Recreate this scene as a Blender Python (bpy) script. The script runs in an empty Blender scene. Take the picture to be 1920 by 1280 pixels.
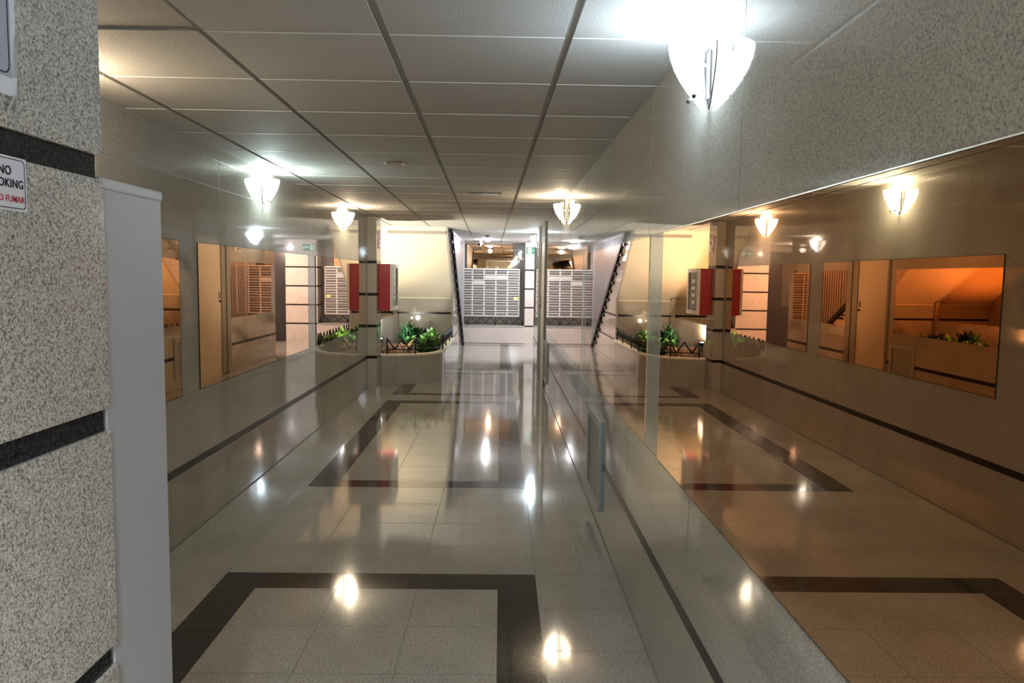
import bpy, bmesh, math, random
from mathutils import Vector, Matrix
random.seed(7)
S = bpy.context.scene
C = S.collection
A, B, HC, H = 1.8137, .6262, 2.3265, 1.545      # left wall x=-A, right wall x=B, ceiling height, eye height
PI = math.pi

# ------------------------------------------------------------------ materials
def new_mat(name):
    m = bpy.data.materials.new(name); m.use_nodes = True
    nt = m.node_tree
    return m, nt, nt.nodes['Principled BSDF']

def plain(name, col, rough=.5, metal=0., coat=0., emit=None, es=0., trans=0.):
    m, nt, b = new_mat(name)
    b.inputs['Base Color'].default_value = (*col, 1)
    b.inputs['Roughness'].default_value = rough
    b.inputs['Metallic'].default_value = metal
    b.inputs['Coat Weight'].default_value = coat
    b.inputs['Transmission Weight'].default_value = trans
    if emit:
        b.inputs['Emission Color'].default_value = (*emit, 1)
        b.inputs['Emission Strength'].default_value = es
    return m

def ramp(nt, stops):
    r = nt.nodes.new('ShaderNodeValToRGB')
    e = r.color_ramp.elements
    while len(e) < len(stops): e.new(.5)
    for i, (p, c) in enumerate(stops):
        e[i].position = p; e[i].color = (*c, 1)
    return r

def mixc(nt, fac, a, b, mode='MIX'):
    n = nt.nodes.new('ShaderNodeMix'); n.data_type = 'RGBA'; n.blend_type = mode
    for sock, v in ((n.inputs[0], fac), (n.inputs[6], a), (n.inputs[7], b)):
        if isinstance(v, (int, float)): sock.default_value = v
        elif isinstance(v, tuple): sock.default_value = (*v, 1)
        else: nt.links.new(v, sock)
    return n.outputs[2]

def granite(name, dark, mid, light, scale=150, rough=.07, cloud=.25, ior=1.5, cover=.50):
    """speckled stone: fine grain plus scattered dark flecks and slow clouding"""
    m, nt, b = new_mat(name)
    tc = nt.nodes.new('ShaderNodeTexCoord')
    def noise(sc, det=2, ro=.5):
        n = nt.nodes.new('ShaderNodeTexNoise'); n.inputs['Scale'].default_value = sc
        n.inputs['Detail'].default_value = det; n.inputs['Roughness'].default_value = ro
        nt.links.new(tc.outputs['Object'], n.inputs['Vector']); return n
    n1, n2, n3 = noise(scale * 1.6, 3, .65), noise(scale * 1.25, 3, .6), noise(2.2, 4)
    v = nt.nodes.new('ShaderNodeTexVoronoi'); v.inputs['Scale'].default_value = scale * 1.3
    nt.links.new(tc.outputs['Object'], v.inputs['Vector'])
    sep = nt.nodes.new('ShaderNodeSeparateColor'); nt.links.new(v.outputs['Color'], sep.inputs['Color'])
    r1 = ramp(nt, [(.40, mid), (.58, light)]); nt.links.new(n1.outputs['Fac'], r1.inputs['Fac'])
    fl = ramp(nt, [(cover - .10, (1, 1, 1)), (cover, (0, 0, 0))]); nt.links.new(n2.outputs['Fac'], fl.inputs['Fac'])
    c = mixc(nt, fl.outputs['Color'], r1.outputs['Color'], dark)
    r2 = ramp(nt, [(.0, (.72, .72, .72)), (.35, (1, 1, 1)), (1., (1.1, 1.09, 1.07))])
    nt.links.new(sep.outputs['Red'], r2.inputs['Fac'])
    c = mixc(nt, .8, c, r2.outputs['Color'], 'MULTIPLY')
    r3 = ramp(nt, [(.3, (1 - cloud, 1 - cloud, 1 - cloud * 1.1)), (.7, (1, 1, 1))])
    nt.links.new(n3.outputs['Fac'], r3.inputs['Fac'])
    c = mixc(nt, 1., c, r3.outputs['Color'], 'MULTIPLY')
    nt.links.new(c, b.inputs['Base Color'])
    b.inputs['Roughness'].default_value = rough
    b.inputs['IOR'].default_value = ior
    return m

M = {}
M['granite'] = granite('wall granite', (.25, .24, .215), (.40, .385, .347), (.49, .472, .428), 165, .03, .16, 1.5, .46)
M['granite_near'] = granite('pillar granite', (.19, .186, .172), (.39, .383, .352), (.70, .688, .638), 215, .1, .1, 1.5, .49)
M['floor'] = granite('floor granite', (.17, .162, .145), (.35, .335, .30), (.54, .52, .47), 165, .075, .2)
M['granite_pink'] = granite('pale granite', (.36, .32, .29), (.56, .51, .465), (.66, .61, .56), 120, .06, .12)
M['dark'] = granite('black granite', (.012, .011, .011), (.02, .018, .018), (.04, .038, .038), 140, .2, .1, 1.25)
M['dark_near'] = granite('black pillar granite', (.008, .009, .011), (.012, .014, .017), (.035, .04, .047), 120, .15, .1, 1.35)
M['dark_floor'] = granite('dark floor granite', (.024, .023, .022), (.038, .036, .034), (.055, .052, .05), 150, .08, .1)
M['joint'] = plain('tile joint', (.12, .11, .095), .6)
M['joint_wall'] = plain('wall joint', (.17, .16, .14), .5)
M['cream'] = plain('cream paint', (.72, .68, .57), .55)
M['cream_trim'] = plain('cream trim', (.8, .74, .6), .5)
M['steel'] = plain('brushed steel', (.55, .55, .53), .28, 1.)
M['alu'] = plain('aluminium bars', (.62, .63, .68), .35, .9)
M['iron'] = plain('black iron', (.018, .017, .017), .45, .3)
M['darkmetal'] = plain('dark bronze metal', (.05, .045, .04), .4, .7)
M['greypaint'] = plain('grey painted metal', (.40, .42, .445), .45)
M['greylip'] = plain('light grey painted metal', (.47, .50, .52), .4)
M['bluegrey'] = plain('blue grey metal', (.33, .375, .385), .4, .2)
M['panelgrey'] = plain('grey panel', (.33, .34, .32), .45)
M['hatchgrey'] = plain('grey hatch panel', (.24, .26, .26), .45)
M['doorframe'] = plain('grey door frame', (.22, .225, .205), .45)
M['doorcream'] = plain('cream door', (.55, .50, .40), .4)
M['darkdoor'] = plain('dark door', (.022, .022, .025), .25)
M['red'] = plain('red enamel', (.36, .009, .018), .35)
M['white'] = plain('white plastic', (.8, .8, .78), .4)
M['paper'] = plain('white paper', (.66, .67, .74), .5)
M['paper_dull'] = plain('grey white label', (.55, .55, .53), .5)
M['paper_grey'] = plain('grey print', (.33, .33, .39), .5)
M['ink'] = plain('black ink', (.01, .01, .018), .5)
M['ink'].node_tree.nodes['Principled BSDF'].inputs['Specular IOR Level'].default_value = .1
M['redink'] = plain('red ink', (.5, .02, .03), .5)
M['green'] = plain('green sign', (.01, .16, .085), .4)
M['greenlit'] = plain('white pictogram', (.75, .85, .8), .4)
M['mailface'] = plain('mailbox flap', (.60, .58, .55), .3, .25)
M['mailframe'] = plain('mailbox frame', (.74, .72, .69), .35, .1)
M['mailslot'] = plain('mailbox slot', (.05, .045, .04), .5)
M['mailplate'] = plain('mailbox name strip', (.15, .14, .13), .35)
M['glass_dark'] = plain('dark glass', (.05, .05, .045), .08)
M['tape'] = plain('clear tape', (.75, .8, .78), .05, 0, .5)
M['tape'].node_tree.nodes['Principled BSDF'].inputs['Alpha'].default_value = .6  # tape made whiter and more opaque in place of specular glints
M['soil'] = plain('soil', (.035, .025, .018), .9)
M['rock'] = granite('rock', (.16, .1, .07), (.38, .26, .18), (.52, .38, .28), 30, .7, .3)
M['leafdark'] = plain('dark leaf', (.014, .058, .022), .45)
M['leaf'] = plain('green leaf', (.10, .26, .055), .45)
M['leafmid'] = plain('mid leaf', (.05, .15, .04), .45)
M['leafpale'] = plain('pale dry leaf', (.72, .58, .44), .5)

def mirror_mat(name, tint):
    m, nt, b = new_mat(name)
    b.inputs['Base Color'].default_value = (*tint, 1)
    b.inputs['Metallic'].default_value = 1.
    b.inputs['Roughness'].default_value = 0.
    return m
M['mirror'] = mirror_mat('bronze mirror', (.81, .51, .30))

m, nt, b = new_mat('ceiling tile')
tc = nt.nodes.new('ShaderNodeTexCoord'); n = nt.nodes.new('ShaderNodeTexNoise')
n.inputs['Scale'].default_value = 140; n.inputs['Detail'].default_value = 2
bp = nt.nodes.new('ShaderNodeBump'); bp.inputs['Strength'].default_value = .25; bp.inputs['Distance'].default_value = .004
nt.links.new(tc.outputs['Object'], n.inputs['Vector']); nt.links.new(n.outputs['Fac'], bp.inputs['Height'])
nt.links.new(bp.outputs['Normal'], b.inputs['Normal'])
b.inputs['Base Color'].default_value = (.50, .485, .455, 1); b.inputs['Roughness'].default_value = .75
M['tile'] = m
M['lit_edge'] = plain('painted lit tile edge', (.8, .79, .76), .5)  # white colour painted in for the lit tile edges at cross joints
M['tee'] = plain('ceiling groove', (.43, .42, .39), .6)

# ------------------------------------------------------------------ mesh helpers
def box(bm, x0, x1, y0, y1, z0, z1, mi=0):
    v = [bm.verts.new(p) for p in ((x0, y0, z0), (x1, y0, z0), (x1, y1, z0), (x0, y1, z0),
                                   (x0, y0, z1), (x1, y0, z1), (x1, y1, z1), (x0, y1, z1))]
    for f in ((3, 2, 1, 0), (4, 5, 6, 7), (0, 1, 5, 4), (1, 2, 6, 5), (2, 3, 7, 6), (3, 0, 4, 7)):
        bm.faces.new([v[i] for i in f]).material_index = mi

def prism(bm, pts, d, mi=0):
    """closed polygon pts (3D) extruded by vector d"""
    d = Vector(d); n = len(pts)
    a = [bm.verts.new(Vector(p)) for p in pts]; c = [bm.verts.new(Vector(p) + d) for p in pts]
    fs = [bm.faces.new(a[::-1]), bm.faces.new(c)]
    for i in range(n): fs.append(bm.faces.new((a[i], a[(i + 1) % n], c[(i + 1) % n], c[i])))
    for f in fs: f.material_index = mi

def tube(bm, pts, r, seg=8, mi=0, cap=True):
    pts = [Vector(p) for p in pts]; rings = []
    for i, p in enumerate(pts):
        t = (pts[min(i + 1, len(pts) - 1)] - pts[max(i - 1, 0)]).normalized()
        up = Vector((0, 0, 1)) if abs(t.z) < .9 else Vector((1, 0, 0))
        u = t.cross(up).normalized(); w = u.cross(t)
        rr = r[i] if isinstance(r, (list, tuple)) else r
        rings.append([bm.verts.new(p + (u * math.cos(k * 2 * PI / seg) + w * math.sin(k * 2 * PI / seg)) * rr) for k in range(seg)])
    for a, c in zip(rings, rings[1:]):
        for k in range(seg):
            f = bm.faces.new((a[k], a[(k + 1) % seg], c[(k + 1) % seg], c[k])); f.smooth = True; f.material_index = mi
    if cap:
        bm.faces.new(rings[0][::-1]).material_index = mi; bm.faces.new(rings[-1]).material_index = mi

def lathe(bm, prof, center=(0, 0, 0), seg=24, mi=0):
    cx, cy, cz = center; rings = []
    for r, z in prof:
        rings.append([bm.verts.new((cx + r * math.cos(k * 2 * PI / seg), cy + r * math.sin(k * 2 * PI / seg), cz + z)) for k in range(seg)])
    for a, c in zip(rings, rings[1:]):
        for k in range(seg):
            f = bm.faces.new((a[k], a[(k + 1) % seg], c[(k + 1) % seg], c[k])); f.smooth = True; f.material_index = mi
    bm.faces.new(rings[0][::-1]); bm.faces.new(rings[-1])

def obj(name, bm, mats, parent=None, bevel=0, recalc=True):
    if recalc: bmesh.ops.recalc_face_normals(bm, faces=bm.faces)
    me = bpy.data.meshes.new(name); bm.to_mesh(me); bm.free()
    for mm in (mats if isinstance(mats, (list, tuple)) else [mats]):
        me.materials.append(M[mm] if isinstance(mm, str) else mm)
    o = bpy.data.objects.new(name, me); C.objects.link(o)
    if parent:
        o.parent = parent
        if parent.type == 'EMPTY' and not parent.get('_local'): o.location = -parent.location
    if bevel:
        md = o.modifiers.new('bevel', 'BEVEL'); md.width = bevel; md.segments = 2; md.limit_method = 'ANGLE'
    return o

def struct(name, bm, mats, parent=None, bevel=0):
    o = obj(name, bm, mats, parent, bevel)
    if not parent: o['kind'] = 'structure'
    return o

def tag(o, label, cat, group=None):
    o['label'] = label; o['category'] = cat
    if group: o['group'] = group
    return o

def thing(name, label, cat, loc=(0, 0, 0), group=None, local=False, rz=0):
    o = bpy.data.objects.new(name, None); C.objects.link(o); o.location = loc; o.rotation_euler = (0, 0, rz)
    o.empty_display_size = .05
    if local: o['_local'] = 1
    return tag(o, label, cat, group)

def BM(): return bmesh.new()
def bx(*a):
    bm = BM(); box(bm, *a); return bm

# ------------------------------------------------------------------ floor
YB = 17.15                                   # front of the back ledge and striped pillar
fl, fr, il, ir = -1.395, .197, -1.1925, .0028
frames = [(-1.0, 3.792, -.8, 3.600), (5.391, 9.234, 5.574, 9.036), (9.6775, 11.95, 9.832, 11.85), (12.40, 17.4, 12.50, 17.3)]
floor_rects = [(-A - .02, B + .02, -4.0, 10.25), (-3.0, B + .02, 10.25, 14.2), (-1.95, 2.65, 14.2, 17.75)]
xs = sorted({-3.0, -1.95, -A - .02, B + .02, 2.65, fl, il, ir, fr})
ys = sorted({-4.0, 10.25, 14.2, 17.75} | {v for f in frames for v in f})
bm = BM()
vc = {}
def fv(x, y):
    k = (round(x, 4), round(y, 4))
    if k not in vc: vc[k] = bm.verts.new((x, y, 0))
    return vc[k]
for x0, x1 in zip(xs, xs[1:]):
    for y0, y1 in zip(ys, ys[1:]):
        cx, cy = (x0 + x1) / 2, (y0 + y1) / 2
        if not any(a < cx < b_ and c < cy < d for a, b_, c, d in floor_rects): continue
        dark = 0
        for (o0, o1, i0, i1) in frames:
            if fl < cx < fr and o0 < cy < o1 and not (il < cx < ir and i0 < cy < i1): dark = 1
        bm.faces.new((fv(x0, y0), fv(x1, y0), fv(x1, y1), fv(x0, y1))).material_index = dark
jz = .0004
def jx(y, x0, x1, w=.0016): 
    bm.faces.new([bm.verts.new(p) for p in ((x0, y - w, jz), (x1, y - w, jz), (x1, y + w, jz), (x0, y + w, jz))]).material_index = 2
def jy(x, y0, y1, w=.0016):
    bm.faces.new([bm.verts.new(p) for p in ((x - w, y0, jz), (x + w, y0, jz), (x + w, y1, jz), (x - w, y1, jz))]).material_index = 2
y = 3.792 - .4 * 19
while y < 17.1:
    ins = [f for f in frames if f[0] < y < f[1]]
    if ins:
        f = ins[0]
        jx(y, max(-A, -1.8), fl, .0012) if y < 10.2 else None
        jx(y, fr, B)
        if f[2] < y - .02 < f[3]: jx(y - .19, il, ir)
        jx(y - .19, fl, il, .001); jx(y - .19, ir, fr, .001)
    else:
        jx(y, -A, B) if y < 10.2 else jx(y, -.8, B)
    y += .4
for f in frames:
    for k in (1, 2): jy(il + (ir - il) * k / 3, f[2], f[3])
    for yy in (f[0], f[1]):
        jx(yy, fl, fr, .001)
for (y0, y1) in ((3.792, 5.391), (9.234, 9.6775)):
    for x in (-1.395, -.99, -.394, .200): jy(x, y0, y1)
jy(.200, 11.95, 12.4); jy(.45, 3.8, 5.4); jy(.45, 9.2, 12.4)
struct('floor', bm, ['floor', 'dark_floor', 'joint'])

# ------------------------------------------------------------------ ceiling with recessed grooves between tiles
def clip(poly, x0, x1, y0, y1):
    for ax, v, s in ((0, x0, 1), (0, x1, -1), (1, y0, 1), (1, y1, -1)):
        out = []
        for i in range(len(poly)):
            p, q = poly[i - 1], poly[i]
            dp, dq = (p[ax] - v) * s, (q[ax] - v) * s
            if (dp >= 0) != (dq >= 0):
                t = dp / (dp - dq); out.append((p[0] + (q[0] - p[0]) * t, p[1] + (q[1] - p[1]) * t))
            if dq >= 0: out.append(q)
        poly = out
        if len(poly) < 3: return None
    return poly
gx0, gs, gy, cy0, cs = -1.548, .5998, -.0155, 2.529, .594
crects = [(-A, B, -4.0, 10.25), (-2.95, B, 10.25, 12.1), (-.86, B, 12.1, 14.2), (-.86, 2.6, 14.2, 17.75)]
bm = BM()
for (x0, x1, y0, y1) in crects:
    box(bm, x0, x1, y0, y1, HC + .011, HC + .12, 1)
    for i in range(-4, 9):
        for j in range(-12, 28):
            a0, a1 = gx0 + gs * i + .013, gx0 + gs * (i + 1) - .013
            b0, b1 = cy0 + cs * j + .0035, cy0 + cs * (j + 1) - .0035
            poly = [(a0 + gy * b0, b0), (a1 + gy * b0, b0), (a1 + gy * b1, b1), (a0 + gy * b1, b1)]
            poly = clip(poly, x0 + .001, x1 - .001, y0, y1)
            q = clip([(a0 + gy * b1, b1 - .001), (a1 + gy * b1, b1 - .001), (a1 + gy * b1, b1 + .007), (a0 + gy * b1, b1 + .007)], x0 + .001, x1 - .001, y0, y1)
            if q and (i, j) != (0, -1): prism(bm, [(p[0], p[1], HC - .0012) for p in q], (0, 0, .012), 2)  # white strip stands in for the lit edge along the cross joint
            dz = .009 if (i, j) == (0, -1) else 0
            if poly: prism(bm, [(p[0], p[1], HC + dz) for p in poly], (0, 0, .0108 - dz), 0)
struct('ceiling', bm, ['tile', 'tee', 'lit_edge'])

# ------------------------------------------------------------------ walls
def wall_with_joints(name, boxes, joints, mats=('granite', 'joint_wall')):
    bm = BM()
    for b_ in boxes: box(bm, *b_)
    for b_ in joints: box(bm, *b_, 1)
    return struct(name, bm, list(mats))
t = .0006
lj = [(-A, -A + t, y - .001, y + .001, 0, HC) for y in (.9, 2.1, 3.3)] + \
     [(-A, -A + t, y - .001, y + .001, 1.7264, HC) for y in (4.9, 6.1, 7.3, 8.5, 9.7)] + \
     [(-A, -A + t, y - .001, y + .001, 0, .4) for y in (4.1, 5.0, 5.9, 6.8, 7.7, 8.6, 9.5)] + \
     [(-A, -A + t, y0, y1, z - .001, z + .001) for z in (.8408, 1.7264) for y0, y1 in ((-4.0, 1.9), (4.264, 4.526), (7.09, 7.39))] + \
     [(-A, -A + t, -4.0, 10.25, 2.08, 2.082)]
wall_with_joints('wall_left', [(-A - .15, -A, -4.0, 10.25, 0, HC + .12)], lj)
rj = [(B - t, B, y - .001, y + .001, 1.7264, HC) for y in (.8, 2.0, 3.2, 4.4, 5.6, 6.8, 8.0, 9.2)] + \
     [(B - t, B, y - .001, y + .001, .43, .84) for y in (1.2, 2.4, 3.6, 5.9, 7.1, 8.3)] + \
     [(B - t, B, 2.896, 3.17, z - .001, z + .001) for z in (.8408, 1.7264)]
wall_with_joints('wall_right', [(B, B + .15, -4.0, 14.2, 0, HC + .12)], rj)
bm = BM(); box(bm, -2.0, B + .15, -4.15, -4.0, 0, HC + .12); struct('wall_entrance', bm, 'granite')

# dark inlaid stripes
zs0, zs1 = .400, .444
struct('trim_1', bx(-A, -A + .0016, -4.0, 10.25, zs0, zs1), 'dark')
bm = BM()
for y0, y1 in ((-4.0, 4.42), (5.09, 9.77), (10.40, 10.56), (11.76, 14.2)):
    box(bm, B - .0016, B, y0, y1, zs0, zs1)
struct('trim_2', bm, 'dark')
# thin dirt line at the wall foot
bm = BM(); box(bm, -A, -A + .003, -4.0, 10.25, .0005, .006); struct('dirt_line_left', bm, 'joint_wall')
bm = BM(); box(bm, B - .003, B, -4.0, 14.2, .0005, .006); struct('dirt_line_right', bm, 'joint_wall')

# foreground pillar: slabs with recessed black bands
bands = [.425, .852, 1.284, 1.722]
px_ = -.69
bm = BM()
box(bm, -1.05, px_ - .008, -4.0, 1.318, 0, HC, 1)
zz = [0.] + [v for z in bands for v in (z - .02, z + .02)] + [HC]
for k in range(0, len(zz), 2): box(bm, -1.055, px_, -4.0, 1.326, zz[k], zz[k + 1], 0)
struct('wall_pillar', bm, ['granite_near', 'dark_near'], bevel=.0012)

# column at the end of the left wall
bm = BM()
box(bm, -A - .15, -1.69, 10.25, 10.62, 0, HC + .1)
for z in bands: box(bm, -A - .0, -1.6885, 10.2485, 10.6215, z - .02, z + .02, 1)
struct('wall_column', bm, ['granite', 'dark'])

# ------------------------------------------------------------------ mirrors on the walls
def mirror(label, side, y0, y1, z0=.8408, z1=1.7264):
    th = .0025 if side == 'R' and y0 > 3 else .006
    if side == 'L': x0, x1 = -A, -A + th
    else: x0, x1 = B - th, B
    e = thing('wall_mirror', label, 'mirror', ((x0 + x1) / 2, (y0 + y1) / 2, z0), 'bronze tinted wall mirrors')
    obj('mirror_glass', bx(x0 + (.0006 if side == 'R' else 0), x1 - (.0006 if side == 'L' else 0), y0 + .004, y1 - .004, z0 + .004, z1 - .004), 'mirror', e)
    bm = BM(); w = .0025
    for a in ((y0, y1, z0, z0 + w), (y0, y1, z1 - w, z1), (y0, y0 + w, z0 + w, z1 - w), (y1 - w, y1, z0 + w, z1 - w)):
        box(bm, x0, x1, *a)
    obj('edge_trim', bm, 'darkmetal' if side == 'L' else 'mirror' if y0 > 3 else 'steel', e)
    return e
mirror('bronze mirror on left wall, mostly hidden behind the grey metal cabinet', 'L', 1.9, 4.264)
mirror('long bronze mirror on left wall reflecting the cream door', 'L', 4.526, 7.09)
mirror('bronze mirror on left wall next to the banded column', 'L', 7.39, 10.10)
mirror('largest bronze mirror at right foreground, reflecting left corridor wall', 'R', .25, 2.896)
mirror('bronze mirror on right wall above the nearer wall hatch', 'R', 3.17, 5.45)
mirror('bronze mirror on right wall above the farther wall hatch', 'R', 5.74, 10.36)
mirror('farthest bronze mirror on right wall, beyond the cream door', 'R', 11.80, 13.98)

# ------------------------------------------------------------------ hatches in right wall
def hatch(label, y0, y1):
    z0, z1 = .14, .685
    e = thing('wall_hatch', label, 'hatch', (B, (y0 + y1) / 2, z0), 'access hatches low on the right wall')
    bm = BM(); w, p = .055, .02
    for a in ((y0, y1, z1 - w, z1), (y0, y1, z0, z0 + w * .5), (y0, y0 + w, z0 + w * .5, z1 - w), (y1 - w, y1, z0 + w * .5, z1 - w)):
        box(bm, B - p, B, *a)
    obj('frame', bm, 'bluegrey', e, bevel=.002)
    d = obj('door_panel', bx(B - .006, B, y0 + w, y1 - w, z0 + w * .5, z1 - w), 'hatchgrey', e)
    bm = BM(); lathe(bm, [(.008, 0), (.008, .004), (.003, .006)], (0, 0, 0), 12)
    for v in bm.verts: v.co = Vector((B - .006 - v.co.z, (y0 + w + .03) + v.co.x, z1 - w - .05 + v.co.y))
    obj('lock', bm, 'steel', d)
hatch('grey framed access hatch low on right wall, nearer of the two', 4.42, 5.09)
hatch('grey framed access hatch low on right wall, farther of the two', 9.77, 10.40)

# ------------------------------------------------------------------ cream door with full height grey frame (right wall)
d1 = thing('door_1', 'cream flush door on the right wall', 'door', (B, 11.1, 0)); del d1['label']; del d1['category']; d1['kind'] = 'structure'
bm = BM()
box(bm, B - .012, B, 10.56, 11.42, 0, 2.06)
obj('door_leaf', bm, 'doorcream', d1, bevel=.002)
bm = BM()
box(bm, B - .03, B, 11.42, 11.58, 0.02, HC); box(bm, B - .042, B - .0, 11.60, 11.76, 0.02, HC); box(bm, B - .02, B, 10.50, 10.56, 0, HC)
box(bm, B - .02, B, 10.56, 11.42, 2.06, HC)
obj('door_frame', bm, 'doorframe', d1, bevel=.003)
bm = BM(); box(bm, B - .016, B - .012, 11.34, 11.37, 1.16, 1.26)
tube(bm, [(B - .012, 11.355, 1.12), (B - .035, 11.355, 1.12)], .017, 12)
obj('door_handle', bm, 'darkmetal', d1)

# small plate above mirror
e = thing('emergency_light', 'small white emergency light plate on right wall above farthest mirror', 'emergency light', (B, 12.18, 1.9))
obj('housing', bx(B - .03, B, 12.02, 12.34, 1.895, 1.965), 'white', e, bevel=.006)
obj('diffuser', bx(B - .034, B - .03, 12.06, 12.30, 1.908, 1.952), 'mailplate', e)

# ------------------------------------------------------------------ back end: striped pillar, ledge, recessed wall, passage
bm = BM()
box(bm, .55, 1.27, YB, 17.75, 0, HC + .1)
for z in (.425, .852, 1.278, 1.705): box(bm, .5485, 1.2715, YB - .0015, 17.7, z - .017, z + .017, 1)
struct('wall_striped_pillar', bm, ['granite_pink', 'dark'])
bm = BM(); box(bm, -1.95, .55, 17.62, 17.75, 0, HC + .1); box(bm, 1.27, 2.75, 17.30, 17.45, 0, HC + .1)
struct('wall_back', bm, 'granite')
bm = BM()
box(bm, -1.15, .55, YB, 17.62, 0, .405, 0); box(bm, -1.15, .55, YB - .012, 17.62, .405, .435, 1)
box(bm, -1.15, .55, YB - .006, YB, .02, .035, 2)
struct('wall_ledge', bm, ['granite_pink', 'granite', 'joint_wall'])
# passage on the right
bm = BM(); box(bm, B + .15, 2.75, 14.05, 14.2, 0, HC + .1); box(bm, 2.6, 2.75, 14.2, 17.3, 0, HC + .1)
struct('wall_passage', bm, 'granite_pink')
d2 = thing('door_2', '', '', (1.75, 17.3, 0)); del d2['label']; del d2['category']; d2['kind'] = 'structure'
obj('door_leaf', bx(1.30, 2.20, 17.26, 17.30, .01, 2.15), 'darkdoor', d2, bevel=.003)
bm = BM(); box(bm, 1.62, 2.1, 17.252, 17.26, .95, 1.95); obj('door_glass', bm, 'glass_dark', d2)
bm = BM(); box(bm, 1.27, 1.30, 17.24, 17.30, 0, 2.2); box(bm, 2.2, 2.25, 17.24, 17.3, 0, 2.2); box(bm, 1.27, 2.25, 17.24, 17.3, 2.15, 2.2)
obj('door_frame', bm, 'iron', d2)
# mirror on back wall above the mailboxes
e = thing('wall_mirror', 'wide bronze mirror on end wall above the mailboxes', 'mirror', (-.25, 17.62, 1.5), 'bronze tinted wall mirrors')
obj('mirror_glass', bx(-.80, .275, 17.612, 17.62, 1.5, 2.295), 'mirror', e)
bm = BM(); box(bm, .275, .283, 17.608, 17.62, 1.5, 2.30); box(bm, -.81, .283, 17.608, 17.62, 2.295, 2.302); box(bm, -.83, -.80, 17.6, 17.62, 1.5, 2.302)
obj('edge_trim', bm, 'darkmetal', e)

# mailboxes
mb = thing('mailbox_bank', 'silver grey bank of apartment mailboxes on the end wall', 'mailboxes', (-.4, 17.45, .64))
mx1, mz0, mz1, my = .43, .64, 1.722, 17.34
cw, nc, nr = .2695, 6, 9
mx0 = mx1 - .012 - cw * nc
rh = (mz1 - mz0 - .02) / nr
bm = BM(); box(bm, mx0, mx1, my + .02, 17.62, mz0, mz1)
obj('housing', bm, 'mailslot', mb)
bm = BM()
for k in range(nc + 1):
    x = mx1 - .006 - cw * (nc - k); box(bm, x - .007, x + .007, my, my + .03, mz0, mz1)
for k in range(nr + 1):
    z = mz0 + .01 + rh * k; box(bm, mx0, mx1, my + .001, my + .03, z - .008, z + .008)
box(bm, mx1 - .004, mx1 + .008, my + .001, 17.60, mz0, mz1); box(bm, mx0, mx1, my + .01, 17.6, mz1, mz1 + .012); box(bm, mx0, mx1, my + .01, 17.6, mz0 - .012, mz0)
obj('frame', bm, 'mailframe', mb)
papers = {(1, 3), (1, 4), (2, 2)}
for r in range(nr):
    for c in range(nc):
        x0 = mx1 - .006 - cw * (nc - c) + .008; x1 = x0 + cw - .016
        z1 = mz1 - .01 - rh * r - .008; z0 = z1 - rh + .016
        bm = BM()                                       # flap leaning outward below the open slot
        prism(bm, [(x0, my + .016, z0 + .002), (x0, my + .002, z0 + .004), (x0, my - .004, z1 - .026), (x0, my + .008, z1 - .026)], (x1 - x0, 0, 0))
        f = obj('mailbox_door', bm, 'mailface', mb)
        bm = BM(); dx = random.uniform(-.004, .004)
        if (r, c) in papers: box(bm, x0 + .012, x1 - .012, my - .006, my - .003, z0 + .02, z1 - .012)
        else: box(bm, x0 + .012 + dx, x1 - .012 + dx, my - .0045, my - .001, z0 + .006, z0 + .006 + rh * random.choice((.36, .42, .48)))
        obj('name_plate', bm, 'paper_dull' if (r, c) in papers else 'mailplate', f)
bm = BM(); box(bm, .30, .39, my - .008, my - .0045, 1.02, 1.09)
tag(obj('sticker', bm, plain('yellow paper', (.75, .62, .25), .5)), 'yellow paper sticker on a right column mailbox', 'sticker')

# zigzag iron fences
def zigzag(e, pts, step, z0, z1, r=.008, posts=()):
    """pts: polyline on plan; zigzag bar between z0 and z1, plus a bottom rail"""
    P = [Vector((*p, 0)) for p in pts]
    L = [0]
    for a, c in zip(P, P[1:]): L.append(L[-1] + (c - a).length)
    def at(s):
        for i in range(len(P) - 1):
            if s <= L[i + 1] + 1e-6:
                return P[i].lerp(P[i + 1], (s - L[i]) / (L[i + 1] - L[i]))
        return P[-1].copy()
    n = max(2, int(round(L[-1] / step)))
    zp = []
    for k in range(n + 1):
        q = at(L[-1] * k / n); q.z = z1 if k % 2 == 0 else z0; zp.append(q)
    bm = BM(); 
    for a, c in zip(zp, zp[1:]): tube(bm, [a, c], r, 6)
    obj('zigzag_bar', bm, 'iron', e)
    m_ = max(8, n)
    bm = BM(); tube(bm, [at(L[-1] * k / m_) + Vector((0, 0, z0)) for k in range(m_ + 1)], r * .9, 6); obj('rail', bm, 'iron', e)
    for s, zb in posts:
        q = at(L[-1] * s); bm = BM(); tube(bm, [q + Vector((0, 0, zb)), q + Vector((0, 0, z1))], r * 1.15, 6); obj('post', bm, 'iron', e)

e = thing('zigzag_fence', 'black zigzag iron fence on stone ledge under the mailboxes', 'fence', (-.3, YB + .08, .435), 'zigzag iron fences')
zigzag(e, [(-1.1, YB + .08), (.53, YB + .08)], .11, .485, .612, .0105, [(0.0, .435), (.22, .435), (.6, .435), (.985, .435)])

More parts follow.
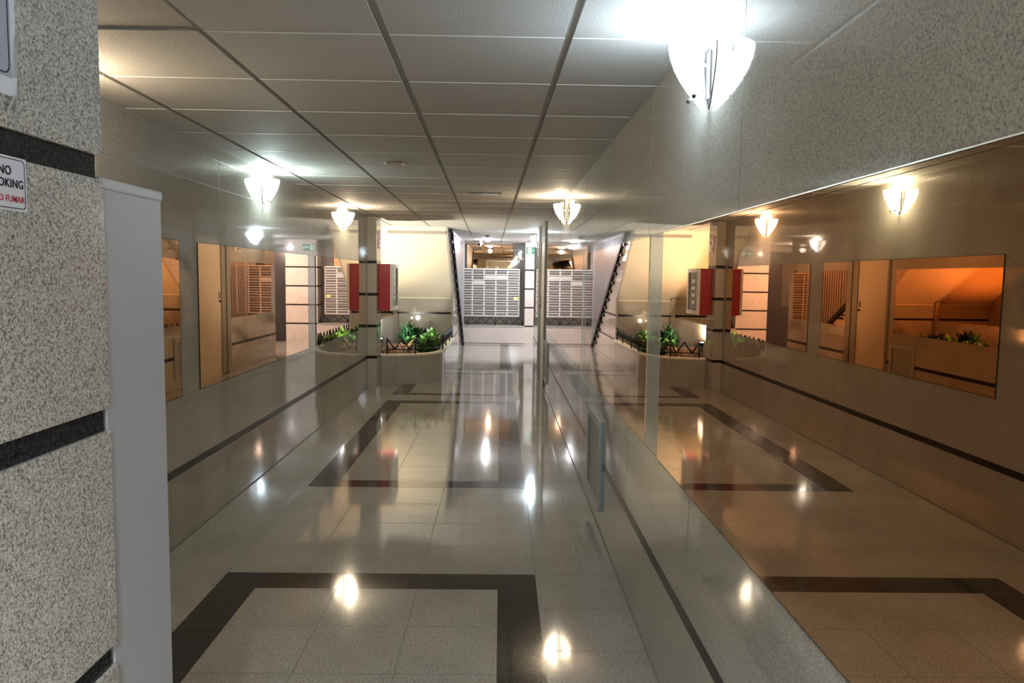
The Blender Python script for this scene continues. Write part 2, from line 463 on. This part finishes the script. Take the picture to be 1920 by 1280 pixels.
# planter and its contents
def planter_curve(off=0., zt=0):
    """front edge of planter: quarter bow from the column round to the stairs"""
    cx, cy = -1.72, 11.42; rx, ry = .875 - off, .86 - off
    pts = []
    for k in range(15):
        a = -PI / 2 + (PI / 2) * k / 14
        pts.append((cx + rx * math.cos(a) ** .85 if math.cos(a) > 0 else cx, cy + ry * math.sin(a) * abs(math.sin(a)) ** -.12 if k < 14 else cy))
    pts = [(x, max(y, 10.57 + off)) for x, y in pts]
    pts.append((cx + rx, 12.4)); pts.append((cx + rx, 13.68))
    return pts
def strip_wall(bm, outer, inner, z0, z1, mi=0):
    n = len(outer)
    v = [[bm.verts.new((*p, z)) for p in o_] for o_ in (outer, inner) for z in (z0, z1)]
    for i in range(n - 1):
        for a, c in ((0, 1), (1, 3), (3, 2), (2, 0)):
            f = bm.faces.new((v[a][i], v[a][i + 1], v[c][i + 1], v[c][i])); f.material_index = mi
    for i in (0, n - 1):
        bm.faces.new((v[0][i], v[1][i], v[3][i], v[2][i])).material_index = mi
pl = thing('planter', 'curved stone planter with greenery under the stairs', 'planter', (-1.3, 11.6, 0))
out, inn = planter_curve(0), planter_curve(.07)
bm = BM(); strip_wall(bm, out, inn, 0, .405)
L = 0
for i in range(2, len(out) - 2, 4):
    p, q = Vector((*out[i], 0)), Vector((*out[i + 1], 0)); d = (q - p).normalized(); nrm = Vector((d.y, -d.x, 0))
    a = p + nrm * .0005
    box(bm, a.x - .0015, a.x + .0015, a.y - .0015, a.y + .0015, .005, .4, 1)
obj('wall_panel', bm, ['granite', 'joint_wall'], pl)
bm = BM(); strip_wall(bm, planter_curve(-.012), planter_curve(.085), .405, .432); obj('rim', bm, 'cream_trim', pl)
bm = BM()
for a in range(1):
    vs = [bm.verts.new((x, y, .37)) for x, y in planter_curve(.08)] + [bm.verts.new((-1.84, 13.68, .37)), bm.verts.new((-1.84, 10.63, .37))]
    bm.faces.new(vs)
so = obj('soil', bm, 'soil', pl)

e = thing('zigzag_fence', 'black zigzag iron fence along the curved planter rim', 'fence', (-1.2, 11.2, .432), 'zigzag iron fences')
pc = planter_curve(.03)
zigzag(e, [(-1.60, pc[2][1] + .0)] + [p for p in pc if p[0] > -1.56][:-1] + [(pc[-1][0], 13.6)], .105, .50, .655, .0105, [(0, .432), (.12, .432), (.36, .432), (.55, .432), (.8, .432), (.99, .432)])

# alcove under the stairs
yb = 13.70
bm = BM()
box(bm, -1.875, -.90, yb, yb + .1, 0, 1.15, 0); box(bm, -1.875, -.90, yb - .001, yb, 1.135, 1.152, 2)
yc = yb + .07
box(bm, -2.95, -1.95, yc, yc + .1, 0, 1.15, 0); box(bm, -2.95, -1.95, yc - .001, yc, 1.135, 1.152, 2)
box(bm, -1.875, -.90, yb - .002, yb, .852, .89, 1); box(bm, -2.95, -1.95, yc - .002, yc, .852, .89, 1)
struct('wall_alcove', bm, ['granite', 'dark', 'cream_trim'])
bm = BM(); box(bm, -3.1, -2.95, 10.1, 13.8, 0, HC + .1); box(bm, -3.0, -A - .15, 10.1, 10.25, 0, HC + .1); struct('wall_alcove_left', bm, 'granite')
bm = BM(); box(bm, -1.95, -1.85, 10.62, yb - .12, 0, .86); struct('wall_low', bm, 'granite')
bm = BM(); box(bm, -1.95, -1.875, yb - .06, yc + .1, 0, 1.19); struct('wall_pier', bm, 'granite')
struct('wall_alcove_floor', bx(-2.95, -1.95, 10.25, yc, 0, .30), 'granite')

# ------------------------------------------------------------------ staircase
st = thing('staircase', 'staircase rising from the end wall towards the viewer', 'staircase', (-1.35, 16.9, 0))
y_f, slope = 16.9, HC / (16.9 - 12.75)
run = .295; rise = run * slope
xr = -.862
for k in range(1, 18):
    y1 = y_f - run * k; z1 = rise * k
    bm = BM()
    box(bm, -1.84, xr - .03, y1 - run, y1, max(0.003, z1 - rise - .1), z1 - .03, 0)
    box(bm, -1.84, xr + .035, y1 - run - .01, y1 + .02, z1 - .045, z1, 1)
    obj('step', bm, ['granite_pink', 'dark'], st)
def sy(y, off=0): return (y_f - y) * slope + off
bm = BM()
prism(bm, [(xr - .002, 17.02, .0), (xr - .002, 16.84, 0), (xr - .002, 12.65, sy(12.65) - .08), (xr - .002, 12.65, sy(12.65) + .03)], (.052, 0, 0))
obj('stringer', bm, 'iron', st)
bm = BM(); prism(bm, [(xr - .035, yb, 1.15), (xr - .035, 12.1, HC), (xr - .035, 12.1, HC + .25), (xr - .035, yb, 1.40)], (-.96, 0, 0)); obj('soffit', bm, 'cream', st)
bm = BM()
sd = [(xr - .035, 16.80, .003), (xr - .035, yb - .0, .003), (xr - .035, yb, 1.15), (xr - .035, 12.1, HC), (xr - .035, 12.70, HC)]
prism(bm, sd, (.033, 0, 0))
for z, ya in ((.425, y_f - (.425 + .06) / slope), (.87, y_f - (.87 + .06) / slope)):
    box(bm, xr - .002, xr - .0005, yb, ya, z - .018, z + .018, 1)
obj('side_wall', bm, ['granite_pink', 'dark'], st)
# second flight behind
bm = BM(); prism(bm, [(-2.95, yc, 1.15), (-2.95, 12.1, HC + .09), (-2.95, 12.1, HC + .3), (-2.95, yc, 1.36)], (1.09, 0, 0)); obj('soffit', bm, 'cream', st)
# stairwell shell
bm = BM()
box(bm, -1.99, -1.84, 13.8, 17.75, 0, 4.2); box(bm, -1.84, -.86, 17.62, 17.75, HC, 4.2)
box(bm, -.86, -.74, 12.1, 17.75, HC + .125, 4.2); box(bm, -1.99, -.74, 12.0, 17.75, 4.2, 4.3); box(bm, -1.99, -.74, 11.9, 12.1, HC + .125, 4.3)
box(bm, -1.99, -1.84, 12.1, 13.8, HC, 4.2)
struct('wall_stairwell', bm, 'panelgrey')

gr = thing('stair_grille', 'vertical aluminium bar grille between staircase and ceiling', 'grille', (-.85, 15, 0))
nb = 36
for k in range(nb):
    y = 12.95 + (16.86 - 12.95) * k / (nb - 1)
    bm = BM(); z0 = sy(y) + .012
    box(bm, -.850, -.843, y - .026, y + .026, max(z0, .02), HC - .045); obj('bar', bm, 'alu', gr)
bm = BM(); box(bm, -.862, -.834, 12.78, 16.93, HC - .045, HC - .002); obj('top_rail', bm, 'alu', gr)
bm = BM(); box(bm, -.865, -.825, 16.90, 16.95, .02, HC - .002); obj('end_post', bm, 'alu', gr)

# ------------------------------------------------------------------ fire hose cabinet and signs by the column
cb = thing('fire_cabinet', 'red fire hose cabinet with pale glazed front beside the banded column', 'fire cabinet', (-1.6, 10.7, 1.05))
obj('body', bx(-1.69, -1.53, 10.40, 11.0, 1.055, 1.70), 'red', cb, bevel=.006)
bm = BM(); fw = .055
for a in ((10.40, 11.0, 1.055, 1.055 + fw), (10.40, 11.0, 1.70 - fw, 1.70), (10.40, 10.40 + fw, 1.055 + fw, 1.70 - fw), (11.0 - fw, 11.0, 1.055 + fw, 1.70 - fw)):
    box(bm, -1.529, -1.495, *a)
fr_ = obj('door_frame', bm, 'white', cb, bevel=.003)
obj('door_glass', bx(-1.529, -1.51, 10.455, 10.945, 1.11, 1.645), 'glass_dark', cb)
bm = BM(); box(bm, -1.495, -1.485, 10.415, 10.435, 1.34, 1.42); obj('handle', bm, 'steel', fr_)
bm = BM()
for k in range(4): box(bm, -1.5095, -1.5085, 10.62, 10.78, 1.2 + k * .1, 1.25 + k * .1)
obj('notice', bm, 'white', cb)

sg = thing('fire_sign', 'white and red fire equipment sign high on the column side', 'sign', (-1.688, 10.47, 1.9))
obj('plate', bx(-1.688, -1.685, 10.36, 10.58, 1.905, 2.135), 'white', sg)
bm = BM()
for a in ((10.37, 10.57, 2.105, 2.128), (10.37, 10.57, 1.912, 1.935), (10.37, 10.395, 1.935, 2.105), (10.46, 10.49, 1.95, 2.09), (10.50, 10.56, 2.03, 2.09), (10.41, 10.45, 1.95, 2.0)):
    box(bm, -1.685, -1.6835, *a)
obj('pictogram', bm, 'redink', sg)

# exit sign on the striped pillar
ex = thing('exit_sign', 'green exit sign with white running figure on striped pillar', 'sign', (.71, YB, 2.07))
obj('plate', bx(.575, .865, YB - .012, YB - .0005, 2.075, 2.225), 'green', ex)
yy = YB - .0135
def flat(bm, pts):
    prism(bm, [(x, yy, z) for x, z in pts], (0, .001, 0))
bm = BM()
flat(bm, [(.60, 2.09), (.69, 2.09), (.69, 2.21), (.60, 2.21)])
bm2 = BM()
yy -= .001
def fig(cx, cz, s):
    global bm2
    k = [(cx + .012 * math.cos(a * PI / 5), cz + .04 + .012 * math.sin(a * PI / 5)) for a in range(10)]
    flat(bm2, k)
    flat(bm2, [(cx - .012, cz + .026), (cx + .008, cz + .028), (cx + .004, cz - .008), (cx - .012, cz - .006)])
    flat(bm2, [(cx - .012, cz - .006), (cx - .002, cz - .006), (cx - .022, cz - .046), (cx - .030, cz - .040)])
    flat(bm2, [(cx - .002, cz - .006), (cx + .006, cz - .004), (cx + .024, cz - .028), (cx + .016, cz - .034)])
    flat(bm2, [(cx + .006, cz + .024), (cx + .028, cz + .006), (cx + .024, cz), (cx + .004, cz + .014)])
    flat(bm2, [(cx - .012, cz + .024), (cx - .03, cz + .002), (cx - .024, cz - .002), (cx - .010, cz + .012)])
fig(.645, 2.145, 1)
yy += .001
flat(bm, [(.715, 2.142), (.80, 2.142), (.80, 2.158), (.715, 2.158)])
flat(bm, [(.79, 2.115), (.845, 2.15), (.79, 2.185)])
obj('pictogram', bm, 'greenlit', ex); obj('figure', bm2, 'green', ex)

# ------------------------------------------------------------------ wall lamps
def lamp(label, x, y, side, col, watts, shell):
    e = thing('wall_lamp', label, 'lamp', (x, y, 2.25), 'glass wall sconces', True, 0 if side == 'L' else PI)
    emi = plain('lamp glass', (.9, .9, .9), .3, emit=col, es=shell)
    emi2 = plain('lamp glass inside', (.9, .9, .9), .4, emit=col, es=shell * .12)
    prof = [(.122, .0), (.123, -.012), (.117, -.04), (.104, -.072), (.085, -.105), (.061, -.138), (.034, -.168), (.012, -.19)]
    bm = BM(); n = 22; rows = []
    for r, z in prof:
        row = []
        for k in range(n + 1):
            a = -1.24 + 2.48 * k / n
            row.append(bm.verts.new((.012 + r * .94 * math.cos(a), r * .74 * math.sin(a), z)))
        rows.append(row)
    for a_, c_ in zip(rows, rows[1:]):
        for k in range(n):
            f = bm.faces.new((a_[k], a_[k + 1], c_[k + 1], c_[k])); f.smooth = True
    o = obj('glass_shade', bm, [emi, emi2], e)
    md = o.modifiers.new('solid', 'SOLIDIFY'); md.thickness = .004; md.offset = -1; md.material_offset = 1; md.material_offset_rim = 1
    bm = BM(); tube(bm, [(.045, 0, -.05), (.045, 0, -.02), (.045, 0, .0), (.045, 0, .012), (.045, 0, .02)], [.008, .014, .016, .013, .006], 12)
    obj('bulb', bm, plain('bulb', (1, 1, 1), .4, emit=col, es=4), e)
    bm = BM(); box(bm, .0005, .008, -.02, .02, -.16, -.02); tube(bm, [(.008, 0, -.06), (.045, 0, -.06), (.045, 0, -.05)], .006, 8)
    obj('bracket', bm, 'steel', e)
    bm = BM()
    prism(bm, [(.0005, yy_, zz_) for yy_, zz_ in ((-.062, -.002), (-.066, -.03), (-.058, -.075), (-.04, -.12), (-.016, -.17), (0, -.19), (.016, -.17), (.04, -.12), (.058, -.075), (.066, -.03), (.062, -.002))], (.003, 0, 0))
    obj('back_plate', bm, 'darkmetal', e)
    bm = BM(); 
    for s_ in (-1, 1):
        tube(bm, [(.044, s_ * .026, -.150), (.058, s_ * .034, -.160), (.061, s_ * .036, -.162)], [.004, .008, .004], 8)
    obj('screw_cap', bm, 'darkmetal', e)
    ld = bpy.data.lights.new('lamp_light', 'POINT'); ld.energy = watts; ld.color = col; ld.shadow_soft_size = .016
    lo = bpy.data.objects.new('lamp_light', ld); C.objects.link(lo); lo.parent = e; lo.location = (.05, 0, .028)
COOL, WARM = (.70, .86, 1.0), (1.0, .80, .55)
lamp('bright white glass sconce nearest the viewer on right wall', B, 2.32, 'R', COOL, 3.2, 20)
lamp('warm glass sconce on the right wall above the farther hatch', B, 7.31, 'R', WARM, 4.5, 22)
lamp('white glass sconce on right wall by the farthest mirror', B, 13.04, 'R', COOL, 8, 34)
lamp('warm glass sconce on left wall hidden behind the granite pillar', -A, 2.9, 'L', WARM, 5, 22)
lamp('cool white glass sconce on left wall, left of the warm one', -A, 5.78, 'L', (.80, 1.0, .97), 5.5, 31)
lamp('warm glass sconce on left wall nearest the banded column', -A, 8.70, 'L', WARM, 4.5, 32)

lamp('added white glass sconce on right wall behind the viewpoint, fill light', B, -2.4, 'R', COOL, 30, 45)  # unseen sconce, added to brighten the foreground
# ------------------------------------------------------------------ ceiling fittings
def downlight(label, x, y, lit, col=(1, 1, 1), r=.045, w=0, name='downlight'):
    e = thing(name, label, 'ceiling light', (x, y, HC), 'recessed ceiling lights')
    bm = BM(); seg = 24
    rings = [[bm.verts.new((x + q * math.cos(k * 2 * PI / seg), y + q * math.sin(k * 2 * PI / seg), HC - z)) for k in range(seg)]
             for q, z in ((r * 1.3, .0005), (r * 1.25, .006), (r, .007), (r * .9, .001))]
    for a, c in zip(rings, rings[1:]):
        for k in range(seg): bm.faces.new((a[k], a[(k + 1) % seg], c[(k + 1) % seg], c[k])).smooth = True
    obj('ring', bm, 'steel', e)
    bm = BM(); lathe(bm, [(r * .88, 0), (r * .5, -.004), (.001, -.006)], (x, y, HC - .001), 20)
    obj('lens', bm, plain('lens', (.8, .8, .8), .3, emit=col, es=lit) if lit else 'glass_dark', e)
    if w:
        ld = bpy.data.lights.new('fill_downlight', 'SPOT'); ld.energy = w; ld.color = col; ld.spot_size = 2.6; ld.spot_blend = .6; ld.shadow_soft_size = r  # used only by the added fill lights behind the viewpoint
        lo = bpy.data.objects.new('fill_downlight', ld); C.objects.link(lo); lo.parent = e; lo.location = (0, 0, -.03)
downlight('unlit chrome recessed spotlight in the corridor ceiling', -.754, 5.33, 0, r=.058)
downlight('added recessed fill light behind the viewpoint, nearer', -.15, -.9, 20, (.95, .97, 1), .05, 80)  # unseen fill light, added because the foreground was too dark
downlight('added recessed fill light behind the viewpoint, farther', -.15, -2.7, 20, (.95, .97, 1), .05, 80)  # second unseen fill light, added for the same foreground
e = thing('ceiling_light', 'flush rectangular emergency light in the corridor ceiling', 'emergency light', (-.157, 7.146, HC))
obj('frame', bx(-.31, -.005, 7.09, 7.20, HC - .008, HC - .0005), 'mailplate', e, bevel=.003)
obj('diffuser', bx(-.19, -.03, 7.11, 7.18, HC - .011, HC - .008), 'white', e)
bm = BM(); lathe(bm, [(.05, 0), (.05, -.012), (.035, -.03), (.01, -.038)], (-.256, 14.35, HC - .0005), 20)
tag(obj('smoke_detector', bm, 'mailplate'), 'small round smoke detector on the ceiling near end wall', 'smoke detector')
e = thing('security_camera', 'small white security camera hanging from ceiling above the mailboxes', 'camera', (-.47, 16.5, HC - .09))
bm = BM(); lathe(bm, [(.04, 0), (.04, -.02), (.014, -.03), (.014, -.06)], (-.45, 16.5, HC - .0005), 16); obj('mount', bm, 'white', e)
bm = BM(); tube(bm, [(-.42, 16.56, HC - .06), (-.48, 16.42, HC - .085)], .03, 14); obj('body', bm, 'white', e)
bm = BM(); tube(bm, [(-.48, 16.42, HC - .085), (-.487, 16.405, HC - .088)], .027, 14); obj('lens', bm, 'ink', e)

def surface_light(label, x, y, col, w):
    e = thing('ceiling_light', label, 'ceiling light', (x, y, HC), 'ceiling lights of the end lobby')
    bm = BM(); lathe(bm, [(.075, -.0005), (.075, -.012), (.07, -.014)], (x, y, HC), 24); obj('ring', bm, 'steel', e)
    bm = BM(); lathe(bm, [(.066, -.0145), (.06, -.03), (.035, -.042), (.004, -.046)], (x, y, HC), 24)
    obj('diffuser', bm, plain('lit diffuser', (.9, .9, .9), .3, emit=col, es=9), e)
    ld = bpy.data.lights.new('lobby_lamp', 'POINT'); ld.energy = w; ld.color = col; ld.shadow_soft_size = .05
    lo = bpy.data.objects.new('lobby_lamp', ld); C.objects.link(lo); lo.parent = e; lo.location = (0, 0, -.13)
surface_light('lit white round ceiling light in front of the mailboxes', -.284, 15.95, (.95, .93, 1.0), 5)
surface_light('assumed round ceiling light in the side passage by the dark door', 1.55, 15.7, (.95, .93, 1.0), 75)  # unseen lamp, assumed here to brighten the end lobby
# unseen stairwell lamp, assumed for the cool light behind the grille
e = thing('ceiling_light', 'assumed round white ceiling lamp inside the stairwell', 'ceiling light', (-1.4, 15.6, 4.2))
bm = BM(); lathe(bm, [(.14, 0), (.14, -.04), (.1, -.07), (.02, -.085)], (-1.4, 15.6, 4.199), 24)
obj('globe', bm, plain('globe', (.9, .9, .9), .3, emit=(.85, .9, 1), es=12), e)
ld = bpy.data.lights.new('assumed_stair_lamp', 'POINT'); ld.energy = 26; ld.color = (.85, .9, 1.0); ld.shadow_soft_size = .1
lo = bpy.data.objects.new('assumed_stair_lamp', ld); C.objects.link(lo); lo.parent = e; lo.location = (0, 0, -.16)

# planter uplight and the added one in the second bay
def uplight(label, UX, UY, z0, zt, col, watts, aim, lit, cone=2.7):
    e = thing('garden_spotlight', label, 'spotlight', (UX, UY, z0))
    bm = BM(); tube(bm, [(UX, UY, z0 + .002), (UX, UY, zt)], .012, 8); obj('stake', bm, 'iron', e)
    bm = BM(); lathe(bm, [(.022, 0), (.03, .05), (.028, .055)], (UX, UY, zt), 16); obj('housing', bm, 'iron', e)
    bm = BM(); lathe(bm, [(.027, 0), (.02, .004), (.001, .005)], (UX, UY, zt + .056), 16)
    obj('lens', bm, plain('uplight lens', (.9, .9, .8), .3, emit=col, es=lit), e)
    ld = bpy.data.lights.new('uplight', 'SPOT'); ld.energy = watts; ld.color = col; ld.shadow_soft_size = .025; ld.spot_size = cone; ld.spot_blend = .8
    lo = bpy.data.objects.new('uplight', ld); C.objects.link(lo); lo.parent = e; lo.location = (0, 0, zt - z0 + .09)
    lo.rotation_euler = Vector(aim).to_track_quat('-Z', 'Y').to_euler()
uplight('small warm uplight in the planter behind the banded column', -1.785, 11.16, .37, .55, (1, .93, .77), 66, (.42, .55, 1), 40)
uplight('added hidden amber uplight behind the low wall in the second bay', -2.50, 12.2, .30, .40, (1, .66, .34), 52, (0, .25, 1), 25, 1.9)  # unseen lamp, added to warm the second soffit

# ------------------------------------------------------------------ plants, rocks
def blade(bm, base, d, length, w, droop, mi=0, seg=5):
    d = Vector(d).normalized(); base = Vector(base)
    side = d.cross(Vector((0, 0, 1)))
    side = side.normalized() if side.length > .01 else Vector((1, 0, 0))
    prev = None; p = base.copy(); dd = d.copy(); st_ = length / seg
    for k in range(seg + 1):
        s_ = k / seg; ww = w * math.sin(PI * (.12 + .88 * s_) ** .8) * (1 if k < seg else .05)
        a = bm.verts.new(p + side * ww); c = bm.verts.new(p - side * ww)
        if prev: f = bm.faces.new((prev[0], a, c, prev[1])); f.smooth = True; f.material_index = mi
        prev = (a, c); p = p + dd * st_; dd = (dd + Vector((0, 0, -droop / seg))).normalized()
def plant(name, label, loc, n, length, w, droop, mat, leaflets=False, spread=1., trunk='leafmid'):
    e = thing(name, label, 'plant', loc, 'planter greenery')
    x, y, z = loc
    bm = BM(); bs = BM()
    for k in range(n):
        a = random.uniform(0, 2 * PI); up = random.uniform(.25, 1.2)
        d = Vector((math.cos(a) * spread, math.sin(a) * spread, up)).normalized()
        L_ = length * random.uniform(.7, 1.15)
        b0 = Vector((x + random.uniform(-.03, .03), y + random.uniform(-.03, .03), z))
        if not leaflets:
            blade(bm, b0 + d * L_ * .25, d, L_ * .75, w, droop); tube(bs, [b0, b0 + d * L_ * .3], .003, 5)
        else:
            p = b0.copy(); dd = d.copy(); pts = [p.copy()]
            for s_ in range(9):
                p = p + dd * L_ / 9; dd = (dd + Vector((0, 0, -droop / 9))).normalized(); pts.append(p.copy())
                sd_ = dd.cross(Vector((0, 0, 1))).normalized()
                if s_ > 1:
                    for q in (1, -1): blade(bm, p, sd_ * q + dd * .7, L_ * .30 * (1 - s_ / 13), w, .3, seg=3)
            tube(bs, pts, .003, 5)
    obj('foliage', bm, mat, e, recalc=False); obj('stems', bs, trunk, e)
def bush(name, label, loc, n, rad, size, w, mat):
    """rounded mass of short broad leaves on a few stems"""
    e = thing(name, label, 'plant', loc, 'planter greenery')
    bm = BM(); bs = BM(); c = Vector(loc)
    for k in range(n):
        a = random.uniform(0, 2 * PI); u = random.uniform(0, 1); q = random.uniform(.45, 1)
        d = Vector((math.cos(a) * math.sqrt(1 - u * u), math.sin(a) * math.sqrt(1 - u * u), u))
        p = c + Vector((d.x * rad[0] * q, d.y * rad[1] * q, d.z * rad[2] * q + .02))
        o_ = (d + Vector((random.uniform(-.7, .7), random.uniform(-.7, .7), random.uniform(-.2, .5)))).normalized()
        blade(bm, p, o_, size * random.uniform(.7, 1.25), w * random.uniform(.8, 1.2), .9, seg=4)
        if k % 9 == 0: tube(bs, [c, (c + p) / 2 + Vector((0, 0, .03)), p], .003, 5)
    obj('foliage', bm, mat, e, recalc=False); obj('stems', bs, 'leafmid', e)
bush('fern', 'tall dark green fern in the middle of the planter', (-1.45, 11.95, .37), 420, (.20, .22, .31), .17, .020, 'leafdark')
bush('fern', 'dark green fern near planter back wall', (-1.36, 12.70, .37), 260, (.22, .25, .24), .15, .020, 'leafdark')
bush('leafy_plant', 'bright green leafy plant at the rounded front of planter', (-1.10, 11.42, .37), 230, (.17, .17, .22), .10, .036, 'leaf')
bush('leafy_plant', 'light green leafy plant behind the planter fence corner', (-1.11, 11.95, .37), 260, (.14, .28, .26), .11, .036, 'leaf')
bush('leafy_plant', 'mid green low plant at the stair end of planter', (-1.17, 12.75, .37), 200, (.13, .32, .22), .11, .034, 'leafmid')
bush('leafy_plant', 'mid green spreading plant between the rocks and bright foliage', (-1.33, 11.42, .37), 180, (.15, .17, .20), .10, .032, 'leafmid')
plant('dried_plant', 'pale dried plant with cream leaves among the rocks', (-1.41, 11.10, .42), 44, .27, .017, .8, 'leafpale', False, 1., 'leafpale')
def rock(label, c, s):
    bm = BM(); bmesh.ops.create_icosphere(bm, subdivisions=3, radius=1)
    ph = [random.uniform(0, 6) for _ in range(6)]
    for v in bm.verts:
        p = v.co; k = 1 + .16 * math.sin(3 * p.x + ph[0]) * math.cos(2.6 * p.y + ph[1]) + .11 * math.sin(5 * p.z + ph[2] + 2 * p.x) + .06 * math.sin(9 * p.y + ph[3])
        v.co = Vector((p.x * s[0] * k + c[0], p.y * s[1] * k + c[1], p.z * s[2] * k + c[2]))
    for f in bm.faces: f.smooth = True
    tag(obj('rock', bm, 'rock'), label, 'rock', 'rocks in the planter')
rock('largest brown rock in planter next to the banded column', (-1.57, 10.93, .43), (.14, .12, .12))
rock('tan rock behind the zigzag fence left of dried plant', (-1.44, 10.86, .42), (.09, .09, .08))
rock('low tan rock under the dried plant', (-1.29, 11.03, .40), (.10, .09, .07))
rock('small rock beside the planter uplight', (-1.55, 11.25, .41), (.10, .10, .08))

# ------------------------------------------------------------------ foreground: cabinet and notices on the pillar
cab = thing('metal_cabinet', 'tall grey metal cabinet standing beside the granite pillar', 'cabinet', (-.86, 1.45, 0))
obj('body', bx(-1.05, -.698, 1.330, 1.565, .03, 1.690), 'greypaint', cab, bevel=.003)
obj('top', bx(-1.055, -.695, 1.329, 1.567, 1.688, 1.708), 'greylip', cab, bevel=.004)
obj('plinth', bx(-1.04, -.71, 1.335, 1.56, 0.001, .03), 'iron', cab)
sg = thing('no_smoking_sign', 'white NO SMOKING sign with black border on granite pillar', 'sign', (-.689, 1.06, 1.66))
X = px_
sy0, sy1, sz0, sz1 = .995, 1.112, 1.628, 1.7035
obj('plate', bx(X, X + .0012, sy0, sy1, sz0, sz1), 'paper', sg)
def border(bm, y0, y1, z0, z1, w, x0, x1, rad=.006, n=5):
    def rr(y0, y1, z0, z1, r):
        p = []
        for cy, cz, a0 in ((y1 - r, z1 - r, 0), (y0 + r, z1 - r, 90), (y0 + r, z0 + r, 180), (y1 - r, z0 + r, 270)):
            for k in range(n + 1):
                a = math.radians(a0 + 90 * k / n); p.append((cy + r * math.cos(a), cz + r * math.sin(a)))
        return p
    o_, i_ = rr(y0, y1, z0, z1, rad), rr(y0 + w, y1 - w, z0 + w, z1 - w, rad - w * .6)
    N = len(o_)
    V = [[bm.verts.new((x, *q)) for q in pp] for pp in (o_, i_) for x in (x0, x1)]
    for k in range(N):
        j = (k + 1) % N
        bm.faces.new((V[1][k], V[1][j], V[3][j], V[3][k])); bm.faces.new((V[0][k], V[0][j], V[1][j], V[1][k])); bm.faces.new((V[2][k], V[2][j], V[3][j], V[3][k]))
bm = BM(); border(bm, sy0 + .003, sy1 - .0035, sz0 + .0035, sz1 - .003, .0012, X + .0012, X + .0015); obj('border', bm, 'ink', sg)
def text(s, size, y_right, z, mat, parent, name='lettering', off=.00125):
    cu = bpy.data.curves.new(name, 'FONT'); cu.body = s; cu.size = size; cu.align_x = 'RIGHT'; cu.extrude = .0002; cu.offset = size * .016; cu.space_character = 1.05
    tmp = bpy.data.objects.new(name, cu); C.objects.link(tmp)
    bpy.context.view_layer.update()
    me = bpy.data.meshes.new_from_object(tmp.evaluated_get(bpy.context.evaluated_depsgraph_get()))
    bpy.data.objects.remove(tmp); bpy.data.curves.remove(cu)
    for v in me.vertices:
        x, yv, zv = v.co; v.co = (X + .0016 + zv, y_right + x, z + yv)
    me.materials.append(M[mat])
    o = bpy.data.objects.new(name, me); C.objects.link(o); o.parent = parent; o.location = -parent.location
    return o
text('NO', .0175, 1.0785, 1.6775, 'ink', sg)
text('SMOKING', .0165, 1.1045, 1.6605, 'ink', sg)
text('NO FUMAR', .0125, 1.1055, 1.6405, 'redink', sg)

pn = thing('paper_notice', 'white taped paper notice with grey pictogram, above the black pillar band', 'notice', (-.689, 1.0, 1.8))
obj('sheet', bx(X - .0004, X + .001, .90, 1.101, 1.787, 2.06), 'paper', pn)
obj('grey_panel', bx(X + .001, X + .0013, .93, 1.089, 1.812, 2.04), 'paper_grey', pn)
bm = BM(); border(bm, .934, 1.085, 1.816, 2.036, .002, X + .0013, X + .0016, .012); obj('border', bm, 'ink', pn)
bm = BM()
for (y0, y1, z0, z1) in ((1.03, 1.0665, 1.870, 1.888), (1.04, 1.066, 1.836, 1.847)):
    prism(bm, [(X + .0014, y0, z0), (X + .0014, y1, z0), (X + .0014, y1 - .004, z1), (X + .0014, y0 + .006, z1 + .002)], (.0003, 0, 0))
obj('pictogram', bm, 'ink', pn)
bm = BM(); 
for (y, z, L_, ang) in ((1.100, 1.845, .06, 1.45), (1.104, 1.80, .03, 1.3), (1.083, 1.777, .03, .9), (1.095, 1.775, .02, 1.2)):
    d = Vector((0, math.cos(ang), math.sin(ang))); nn = Vector((0, -d.z, d.y)); c0 = Vector((X + .0012, y, z))
    q = [c0 - d * L_ / 2 - nn * .004, c0 + d * L_ / 2 - nn * .003, c0 + d * L_ / 2 + nn * .004 + Vector((.002, 0, 0)), c0 - d * L_ / 2 + nn * .003 + Vector((.003, 0, 0))]
    prism(bm, q, (.0004, 0, 0))
obj('clear_tape', bm, 'tape', pn)

# ------------------------------------------------------------------ world, camera, render look
w = bpy.data.worlds.new('World'); S.world = w; w.use_nodes = True
w.node_tree.nodes['Background'].inputs[0].default_value = (.5, .5, .55, 1); w.node_tree.nodes['Background'].inputs[1].default_value = .02
yaw, pitch, roll, F = .0159, .0857, .0142, 1406.12
cyw, syw, cp, sp, cr, sr = math.cos(yaw), math.sin(yaw), math.cos(pitch), math.sin(pitch), math.cos(roll), math.sin(roll)
fwd = Vector((syw * cp, cyw * cp, -sp)); right = Vector((cyw, -syw, 0)); up = right.cross(fwd)
r2 = cr * right + sr * up; u2 = -sr * right + cr * up
cd = bpy.data.cameras.new('camera'); co = bpy.data.objects.new('camera', cd); C.objects.link(co)
cd.sensor_width = 36; cd.lens = F / 1920 * 36; cd.clip_start = .02; cd.clip_end = 100
co.matrix_world = Matrix(((r2.x, u2.x, -fwd.x, 0), (r2.y, u2.y, -fwd.y, 0), (r2.z, u2.z, -fwd.z, H), (0, 0, 0, 1)))
S.camera = co
S.view_settings.view_transform = 'Standard'; S.view_settings.look = 'None'; S.view_settings.gamma = 1
S.view_settings.use_curve_mapping = False
S.view_settings.exposure = 1.75
cyc = S.cycles
cyc.max_bounces = 14; cyc.glossy_bounces = 9; cyc.diffuse_bounces = 5; cyc.transmission_bounces = 4
cyc.sample_clamp_indirect = 4.0; cyc.use_denoising = True
for o in S.objects:
    if '_local' in o: del o['_local']
